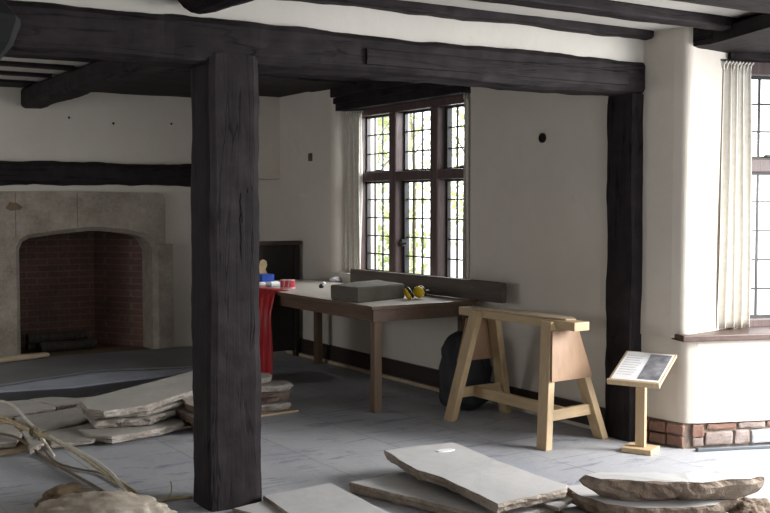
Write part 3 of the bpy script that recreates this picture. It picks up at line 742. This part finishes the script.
# ------------------------------------------------------------------ reading stand
rs = thing('reading_stand', 'small pine reading stand with tilted information board beside the right post', 'lectern', V(4.877, 4.75, 0))
ang = -.50; cx, cy = V(math.cos(math.radians(-65)), math.sin(math.radians(-65)), 0), V(math.sin(math.radians(65)), math.cos(math.radians(65)), 0)     # facing the camera side
RC = V(4.877, 4.75, 0)
def loc3(a, b, z): return V(RC.x, RC.y, 0) + cx*a + cy*b + V(0, 0, z)
bm = new(); add_box(bm, -.095, .095, -.085, .085, 0.001, .033, .004, lambda c: loc3(c[0], c[1], c[2])); obj('base', bm, 'pine_X', rs)
bm = new(); add_box(bm, -.03, .03, -.02, .02, .033, .515, .002, lambda c: loc3(c[0]+.0, c[1], c[2])); obj('post', bm, 'pine_Z', rs)
tl = math.radians(23.8)
def brd(u, v, w): return loc3(u, .02 + v*math.cos(tl) - w*math.sin(tl), .51 + v*math.sin(tl) + w*math.cos(tl))
bm = new(); add_box(bm, -.165, .165, -.17, .185, 0, .018, .003, lambda c: brd(*c)); bd = obj('board', bm, 'pine_X', rs)
bm = new(); add_box(bm, -.166, .166, -.188, -.170, -.005, .03, .003, lambda c: brd(*c)); obj('ledge', bm, 'pine_X', rs)
bm = new(); add_box(bm, -.150, .153, -.155, .172, .0185, .021, 0, lambda c: brd(*c)); obj('sheet', bm, 'white_paper', bd)
bm = new(); add_box(bm, .012, .145, -.135, .155, .0213, .0225, 0, lambda c: brd(*c)); obj('grey_picture', bm, 'picture_grey', bd)
bm = new()
for k in range(9):
    v = .13-.028*k; add_box(bm, -.135, -.02-.03*((k*7) % 3)*.3, v-.006, v+.002, .0212, .0218, 0, lambda c: brd(*c))
obj('printed_lines', bm, 'print_grey', bd)

# steel strip along the plinth
a, b = bay(.02, -.055, 0), bay(1.3, -.075, 0)
bm = new(); add_beam(bm, (a.x, a.y, .011), (b.x, b.y, .011), .035, .02, .003); tag(obj('steel_strip', bm, 'rail_steel'), 'dark grey metal strip on the floor along the brick plinth', 'strip')

# wall fittings
bm = new(); add_lathe(bm, [(.035, 0), (.035, -.012), (.027, -.014), (.024, -.004), (.002, -.004)], 18, (XR-.001, 5.924, 2.016), 'X'); tag(obj('pipe_hole', bm, 'hole_black'), 'round black pipe hole high in the window wall above the sawhorse', 'hole')
bm = new(); add_box(bm, XR-.012, XR, 9.40, 9.47, 1.965, 2.045, .003); tag(obj('switch_plate', bm, 'brass_dark'), 'small dark rectangular plate high on the wall left of the leaded window', 'plate')
bm = new(); add_box(bm, XR-.006, XR, 9.42, 9.66, 1.60, 1.65, .002); tag(obj('wall_label', bm, 'linen'), 'faint cream blank strip on the wall below the small dark plate', 'strip')
for i, (x, z) in enumerate(((3.05, 2.40), (3.5, 2.36), (4.12, 2.38))):
    bm = new(); add_lathe(bm, [(.012, 0), (.010, -.010), (.002, -.012)], 8, (x, YF-.001, z), 'Y'); tag(obj('wall_peg', bm, 'hole_black'), 'small dark peg in the plaster above the mantel beam', 'peg', 'pegs above the mantel beam')

# lamp close to the camera at the upper left
lp = thing('hanging_lamp', 'dark grey hanging lamp cut off by the top left corner', 'lamp', V(.41, 1.98, 1.79))
lc = V(.41, 1.98, 0)
bm = new(); add_lathe(bm, [(.016, 1.78), (.03, 1.80), (.054, 1.83), (.068, 1.866), (.068, 1.876), (.034, 1.912), (.02, 1.94), (.008, 1.96)], 8, lc); obj('shade', bm, 'lamp_metal', lp)
bm = new(); add_lathe(bm, [(.006, 1.955), (.006, ZC)], 8, lc); obj('stem', bm, 'lamp_metal', lp)

# ------------------------------------------------------------------ stone slabs
def slab(label, poly, z0, th, mats, seed, amp=.016, tilt=None, rough=.012, group=None, under=.03, name='stone_slab', topz=.0012):
    "poly = top outline (x, y); z0 = underside height; tilt=(dx, dy) height gradient about the centre"
    bm = new(); N = []
    P = [V(p[0], p[1], 0) for p in poly]
    for i in range(len(P)):
        a, b = P[i], P[(i+1) % len(P)]; k = max(2, int((b-a).length/.018))
        N += [a.lerp(b, j/k) for j in range(k)]
    c = sum(N, V(0, 0, 0))/len(N); n = len(N)
    N = [q + (q-c).normalized()*amp*(nz(q, 7, seed)+.5*nz(q, 20, seed)) for q in N]
    gx, gy = tilt or (0, 0)
    def hz(q): return gx*(q.x-c.x) + gy*(q.y-c.y)
    rings = []
    for f, ins in ((0, under*1.3), (.25, under*.5), (.5, .004), (.75, -.004), (.93, 0), (1, .006)):
        ring = []
        for q in N:
            dd = (q-c).normalized(); j = nz((q.x, q.y, f*.6), 22, seed+2)*rough + nz((q.x, q.y, f*.3), 9, seed+4)*rough
            if f > .95: j *= .4
            w = q - dd*(ins + (j if f < .99 else j*.5))
            zz = z0 + th*f + hz(q) + (topz*nz(q, 12, seed+6) if f > .9 else (0.006*nz(q, 14, seed+8)+.004 if f < .1 else 0))
            ring.append(bm.verts.new((w.x, w.y, zz)))
        rings.append(ring)
    for k, (a, b) in enumerate(zip(rings[:-1], rings[1:])):
        for i in range(n):
            f = bm.faces.new((a[i], a[(i+1) % n], b[(i+1) % n], b[i])); f.material_index = 1
    bm.faces.new(rings[0][::-1]).material_index = 1
    top = bm.faces.new(rings[-1]); top.material_index = 0
    o = obj(name, bm, mats); return tag(o, label, 'stone slab', group)
def pts(z, *pp): return [tuple(at(x, y, z))[:2] for x, y in pp]
NEW = ['slab_top', 'slab_side']; OLD = ['old_slab_top', 'old_slab_side']; WARM = ['slab_top', 'slab_warm_side']; RED = ['old_slab_side', 'red_stone']
GF = 'loose slabs on the floor in the foreground'
slab('pale slab in the foreground corner directly in front of the free post', [(2.17, 4.86), (2.42, 4.92), (2.62, 4.40), (2.33, 4.28)], .001, .03, NEW, 101, .006, None, .005, GF, .008)
slab('flat pale slab just right of the free post, with a thin dark gouge', pts(.05, (263, 495.5), (330, 482.5), (420, 527), (318, 535)), .001, .049, NEW, 102, .006, None, .006, GF, .012)
slab('flat pale slab half covered by the tilted slab in the foreground', [(2.853, 4.892), (3.30, 4.93), (3.56, 4.0), (3.13, 3.88)], .001, .058, NEW, 103, .007, None, .008, GF, .014)
slab('rough pale slab under the near end of the tilted slab', [(3.34, 4.62), (3.72, 4.62), (3.76, 4.02), (3.42, 3.86)], .061, .022, NEW, 104, .010, None, .01, GF, .012)
A = pts(.15, (384, 452), (420, 447.5), (452, 444), (465, 448), (496, 460), (540, 475), (566, 483.5), (568, 487), (534, 494.5), (498, 502), (471, 490), (440, 477), (416, 470.5))
slab('large pale slab lying tilted on top of the others in the foreground', A, .093, .058, NEW, 105, .010, (0, .018), .012, GF, .022)
# patch of white dust on it
bm = new(); q = at(443, 450, .158)
ring_ = [bm.verts.new((q.x+.055*math.cos(a)*(1+.5*nz((a, 0, 0), 2)), q.y-.02+.03*math.sin(a), .157+.0)) for a in [k*2*PI/14 for k in range(14)]]
tp_ = [bm.verts.new((v.co.x*.98+q.x*.02, v.co.y, .162)) for v in ring_]
for i in range(14): bm.faces.new((ring_[i], ring_[(i+1) % 14], tp_[(i+1) % 14], tp_[i]))
bm.faces.new(tp_); bm.faces.new(ring_[::-1])
tag(obj('paper_flake', bm, 'white_paper'), 'torn white flake on the far end of the tilted slab', 'flake')
# right-hand pile
GR = 'stone slabs piled in the lower right corner'
E_ = pts(.235, (583, 474), (602, 472), (640, 471.5), (690, 471.5), (730, 472), (765, 475), (752, 477.5), (734, 478.5), (702, 481.5), (674, 481.5), (642, 481), (601, 478))
slab('thick rough-edged slab on top of the right-hand pile', E_, .126, .105, WARM, 111, .012, None, .03, GR, .055, topz=.008)
F_ = pts(.125, (566, 486), (600, 482), (690, 482), (735, 487), (742, 496), (715, 505), (680, 508), (640, 508), (604, 504), (578, 495))
slab('lower slab of the right-hand pile, sticking out to the left', F_, .035, .09, WARM, 112, .012, None, .028, GR, .05)
slab('bottom slab of the right-hand pile, mostly out of sight', pts(.03, (556, 509), (640, 500), (720, 512), (700, 545), (600, 540)), .001, .033, NEW, 113, .01, None, .012, GR, .02)
def rock(label, px, py, zc, sx, sy, sz, mat, seed, rot=0.0, name='rough_stone', amp=.35):
    c = at(px, py, zc); bm = new(); bmesh.ops.create_icosphere(bm, subdivisions=5, radius=1)
    for v in bm.verts:
        q = v.co.copy(); k = 1 + amp*nz(q, 1.3, seed) + .14*nz(q, 4, seed+1) + .05*nz(q, 11, seed+2)
        q = q*k; q = V(q.x*sx, q.y*sy, max(q.z, -.75)*sz)
        v.co = V(q.x*math.cos(rot)-q.y*math.sin(rot), q.x*math.sin(rot)+q.y*math.cos(rot), q.z) + V(c.x, c.y, .75*sz+.001)
    return tag(obj(name, bm, mat, smooth=True), label, 'stone')
rock('small rough stone at the right edge beside the slab pile', 752, 513, .05, .11, .09, .07, 'slab_warm_side', 115)
rock('big tan stone cut off by the bottom edge at lower left', 102, 516, .06, .33, .17, .095, 'tan_rock', 116, -.55, amp=.16)
rock('brown earthy stone behind the big tan stone at lower left', 66, 506, .03, .16, .10, .075, 'brown_rock', 117, .2)

# left-hand slabs on a sheet board with a pale edge
bm = new(); e0, e1 = V(1.2, 6.715, 0), V(3.667, 7.009, 0)
add_prism(bm, [(.9, 6.685), (3.667, 7.03), (3.62, 7.5), (2.9, 8.35), (.9, 8.5)], .001, .014)
tag(obj('ground_board', bm, 'batten_wood'), 'thin tan board lying on the floor beneath the left-hand slabs', 'board')
GL = 'old paving slabs on the board at left'
zb = .0145
slab('thin old slab at the far left, nearest the black sheet', pts(.06, (-25, 402), (28, 399), (56, 405.5), (22, 413), (-20, 417)), zb, .04, OLD, 121, .008, None, .01, GL, .015)
slab('thin pointed old slab right of the far left one', pts(.06, (29, 398.5), (50, 396), (90, 397.5), (82, 402), (57, 405)), zb, .04, OLD, 122, .006, None, .01, GL, .015)
slab('large flat old slab in the middle left of the board', pts(.05, (15, 417), (80, 406.5), (100, 413), (80, 422), (40, 431)), zb, .035, OLD, 123, .008, None, .008, GL, .012)
slab('flat old slab at the front edge of the board, left of the stack', pts(.045, (44, 432), (95, 422.5), (112, 430), (92, 440), (52, 444.5)), zb, .03, OLD, 124, .008, None, .01, GL, .012)
slab('broken slab piece at the left edge by the cables', pts(.06, (-20, 425), (12, 424), (22, 433), (16, 441), (-20, 445)), zb, .045, OLD, 125, .012, None, .014, GL, .02)
slab('small broken slab end between the cables and the front slab', pts(.06, (22, 431), (38, 431), (44, 443), (30, 448)), zb, .045, OLD, 126, .012, None, .014, GL, .015)
GS = 'slabs of the left-hand stack'
slab('lowest slab of the left stack, with a white chipped front edge', pts(.075, (79, 428), (100, 421), (165, 410), (185, 414), (184, 421), (150, 429), (112, 435), (88, 433)), zb, .05, OLD, 131, .006, None, .012, GS, .012)
slab('second slab up in the left stack, rough and brown-sided', [(2.10, 6.90), (2.44, 6.80), (2.72, 6.98), (3.0, 7.35), (2.75, 7.55), (2.13, 7.25)], .069, .062, ['old_slab_top', 'old_slab_side'], 132, .012, (.02, .01), .02, GS, .03)
slab('third slab up in the left stack, thin with pale edge', [(2.06, 6.93), (2.42, 6.82), (2.85, 7.02), (3.1, 7.42), (2.85, 7.65), (2.1, 7.3)], .137, .034, OLD, 133, .010, (.02, .015), .014, GS, .02)
slab('long top slab of the left stack, rising towards the post', [(2.05, 6.92), (2.12, 6.78), (2.42, 6.80), (2.90, 7.10), (3.30, 7.50), (3.15, 7.78), (2.75, 7.56), (2.10, 7.22)], .176, .052, OLD, 134, .006, (.025, .02), .012, GS, .02)
GB = 'broken brown stones behind the post'
slab('upper dark red-brown stone between the left stack and the post', pts(.2, (176, 391), (186, 394), (205, 402), (200, 408), (186, 402)), .14, .05, RED, 141, .008, None, .014, GB, .015, 'broken_stone')
slab('middle brown stone between the left stack and the post', pts(.13, (168, 405), (200, 404), (212, 413), (196, 420), (180, 412)), .078, .055, RED, 142, .008, None, .014, GB, .015, 'broken_stone')
slab('lowest brown stone between the left stack and the post', pts(.07, (186, 413), (212, 412), (215, 422), (195, 426)), zb, .058, RED, 143, .008, None, .014, GB, .015, 'broken_stone')
GP = 'slab ends stacked right of the post'
for i, (z0, th, pp, lab) in enumerate((
    (zb, .058, ((3.30, 7.10), (3.52, 7.02), (3.62, 7.06), (3.66, 7.20), (3.45, 7.40), (3.25, 7.35)), 'lowest of the slab ends stacked right of the free post'),
    (.075, .075, ((3.28, 7.09), (3.50, 7.04), (3.62, 7.09), (3.64, 7.20), (3.45, 7.38), (3.25, 7.34)), 'third slab end down, brown, in the stack right of the post'),
    (.152, .055, ((3.27, 7.10), (3.50, 7.03), (3.64, 7.08), (3.67, 7.22), (3.45, 7.42), (3.22, 7.36)), 'second slab end down in the stack right of the post'),
    (.209, .045, ((3.20, 7.14), (3.38, 7.10), (3.52, 7.18), (3.58, 7.34), (3.42, 7.56), (3.2, 7.42)), 'topmost pale slab end in the stack right of the post'))):
    slab(lab, pp, z0, th, OLD if i != 1 else ['old_slab_top', 'red_stone'], 150+i, .010, None, .018, GP, .02)

# dark sheets in front of the fireplace
def sheet(name, label, poly, z0, z1, mat, seed):
    bm = new(); N = []
    for i in range(len(poly)):
        a, b = V(*poly[i], 0), V(*poly[(i+1) % len(poly)], 0); k = max(2, int((b-a).length/.1)); N += [a.lerp(b, j/k) for j in range(k)]
    add_prism(bm, [(q.x+.012*nz(q, 2, seed), q.y+.02*nz(q, 2, seed+1)) for q in N], z0, z1)
    return tag(obj(name, bm, mat), label, 'sheet')
sheet('black_sheet', 'black sheet, the lowest of the sheets in front of the fireplace', [(.9, 8.62), (1.86, 8.56), (2.5, 8.42), (3.3, 8.75), (3.7, 9.0), (3.75, 9.9), (.9, 9.9)], .001, .022, 'sheet_black', 1)
sheet('blue_grey_sheet', 'blue-grey sheet showing as a strip between the black and dark grey ones', [(.9, 8.85), (1.95, 8.90), (2.5, 8.80), (3.2, 8.93), (3.72, 9.06), (3.72, 9.8), (.9, 9.8)], .023, .04, 'sheet_blue_grey', 2)
sheet('dark_grey_sheet', 'broad dark grey sheet lying uppermost before the fireplace opening', [(.9, 9.0), (1.98, 9.07), (2.82, 9.40), (3.3, 9.28), (3.80, 9.16), (4.3, 9.5), (4.4, 10.45), (2.7, 10.50), (.9, 10.4)], .047, .06, 'sheet_dark', 3)
bm = new(); add_timber(bm, (1.5, 10.12, .085), (2.72, 10.47, .085), .12, .045, .006, 91, .08, 3, .006); tag(obj('timber_offcut', bm, 'batten_wood'), 'tan timber offcut lying on the dark sheet by the left fireplace jamb', 'timber')

# ------------------------------------------------------------------ canes and cables at lower left
def cable(name, label, path, r, mat, group):
    bm = new(); add_tube(bm, smooth_path(path, 8), r, 8); tag(obj(name, bm, mat, smooth=True), label, 'cable', group)
GC = 'loose cables and canes lying over the slabs at lower left'
def P3(x, y, z): p = at(x, y, z); return (p.x, p.y, p.z)
cable('pale_cable', 'white cable arching from the left edge over the slabs', [P3(-25, 398, .10), P3(0, 401, .16), P3(12, 405, .19), P3(25, 418, .16), P3(38, 432, .12), P3(46, 444, .05), P3(54, 456, .012)], .009, 'cable_white', GC)
cable('straw_cane', 'long straw-coloured cane running from the left edge to the tan stone', [P3(-25, 408, .12), P3(5, 418, .13), P3(33, 431, .125), P3(62, 442, .11), P3(85, 455, .09), P3(110, 474, .06), P3(138, 494, .035)], .009, 'cane_straw', GC)
cable('straw_cane', 'straw cane just below the long one, crossing under its knot', [P3(-25, 414, .09), P3(8, 422, .10), P3(33, 433.5, .105), P3(58, 443, .09), P3(84, 459, .07), P3(112, 480, .04), P3(140, 499, .03)], .007, 'cane_straw', GC)
cable('pale_cable', 'pale cable lying on the straw canes towards the tan stone', [P3(50, 436, .13), P3(64, 444, .125), P3(88, 456, .10), P3(108, 470, .075), P3(118, 481, .06), P3(126, 492, .05)], .009, 'cable_white', GC)
cable('dark_cane', 'dark cane curving low over the floor below the others', [P3(-15, 432, .07), P3(12, 436, .075), P3(30, 446, .05), P3(42, 456, .012), P3(62, 468, .012), P3(90, 484, .012), P3(116, 499, .012)], .009, 'cane_dark', GC)
cable('dark_cane', 'thin dark cane looping on the floor behind the straw canes', [P3(38, 436, .075), P3(44, 449, .03), P3(56, 462, .01), P3(78, 469, .01), P3(100, 473, .01), P3(125, 486, .01)], .007, 'cane_dark', GC)
bm = new()
for k in range(3):
    c = V(*P3(33+1.5*k, 431.5+.8*k, .118)); ax = V(.12, -.9, 0).normalized(); s_ = V(0, 0, 1); u_ = ax.cross(s_)
    add_tube(bm, [c + (s_*math.cos(a)*.030 + u_*math.sin(a)*.020) for a in [2*PI*i/12 for i in range(13)]], .006, 6)
tag(obj('cord_knot', bm, 'cane_dark', smooth=True), 'dark cord knot tied round the straw canes', 'cord')
bm = new(); q = at(170, 500, 0); add_tube(bm, smooth_path([(q.x-.02, q.y, .006), (q.x, q.y, .03), (q.x+.01, q.y, .06), (q.x+.004, q.y, .10)], 5), .006, 7, r_end=.002)
add_tube(bm, [(q.x-.10, q.y-.02, .008), (q.x, q.y, .01), (q.x+.11, q.y-.03, .008)], .009, 7)
tag(obj('broken_twig', bm, 'cane_straw', smooth=True), 'pale broken twig standing up on the floor left of the free post', 'twig')

# ------------------------------------------------------------------ light
w = bpy.data.worlds.new('World'); bpy.context.scene.world = w; w.use_nodes = True
bg = w.node_tree.nodes['Background']; bg.inputs[0].default_value = (.95, .975, 1, 1); bg.inputs[1].default_value = 4.0
def area(name, loc, target, sx, sy, power, col=(1, 1, 1), spread=180):
    l = bpy.data.lights.new(name, 'AREA'); l.shape = 'RECTANGLE'; l.size = sx; l.size_y = sy; l.energy = power; l.color = col; l.spread = math.radians(spread)
    o = bpy.data.objects.new(name, l); COL.objects.link(o); o.location = loc
    o.rotation_euler = (V(*target)-V(*loc)).to_track_quat('-Z', 'Y').to_euler(); return o
area('bay_daylight', (6.4, 2.8, 1.6), (4.6, 4.0, 0), 1.2, 1.3, 170, (1, .98, .965), 140)
area('rear_daylight', (2.2, -2.6, 1.7), (2.8, 8, 1.3), 2.2, 1.4, 55, (.97, .98, 1))
area('left_fill', (-2.45, 8.6, 1.5), (4, 10.2, 1.2), 1.8, 1.3, 58, (.97, .98, 1))  # added fill from an assumed, unseen left window, brightening the far end
area('garden_daylight', (6.1, 7.9, 2.3), (4.3, 7.7, .8), 1.6, 1.4, 130, (.97, 1, .985))
sc = bpy.context.scene
sc.view_settings.view_transform = 'Standard'; sc.view_settings.look = 'None'; sc.view_settings.exposure = 0
sc.cycles.use_denoising = True; sc.cycles.max_bounces = 10; sc.cycles.diffuse_bounces = 6
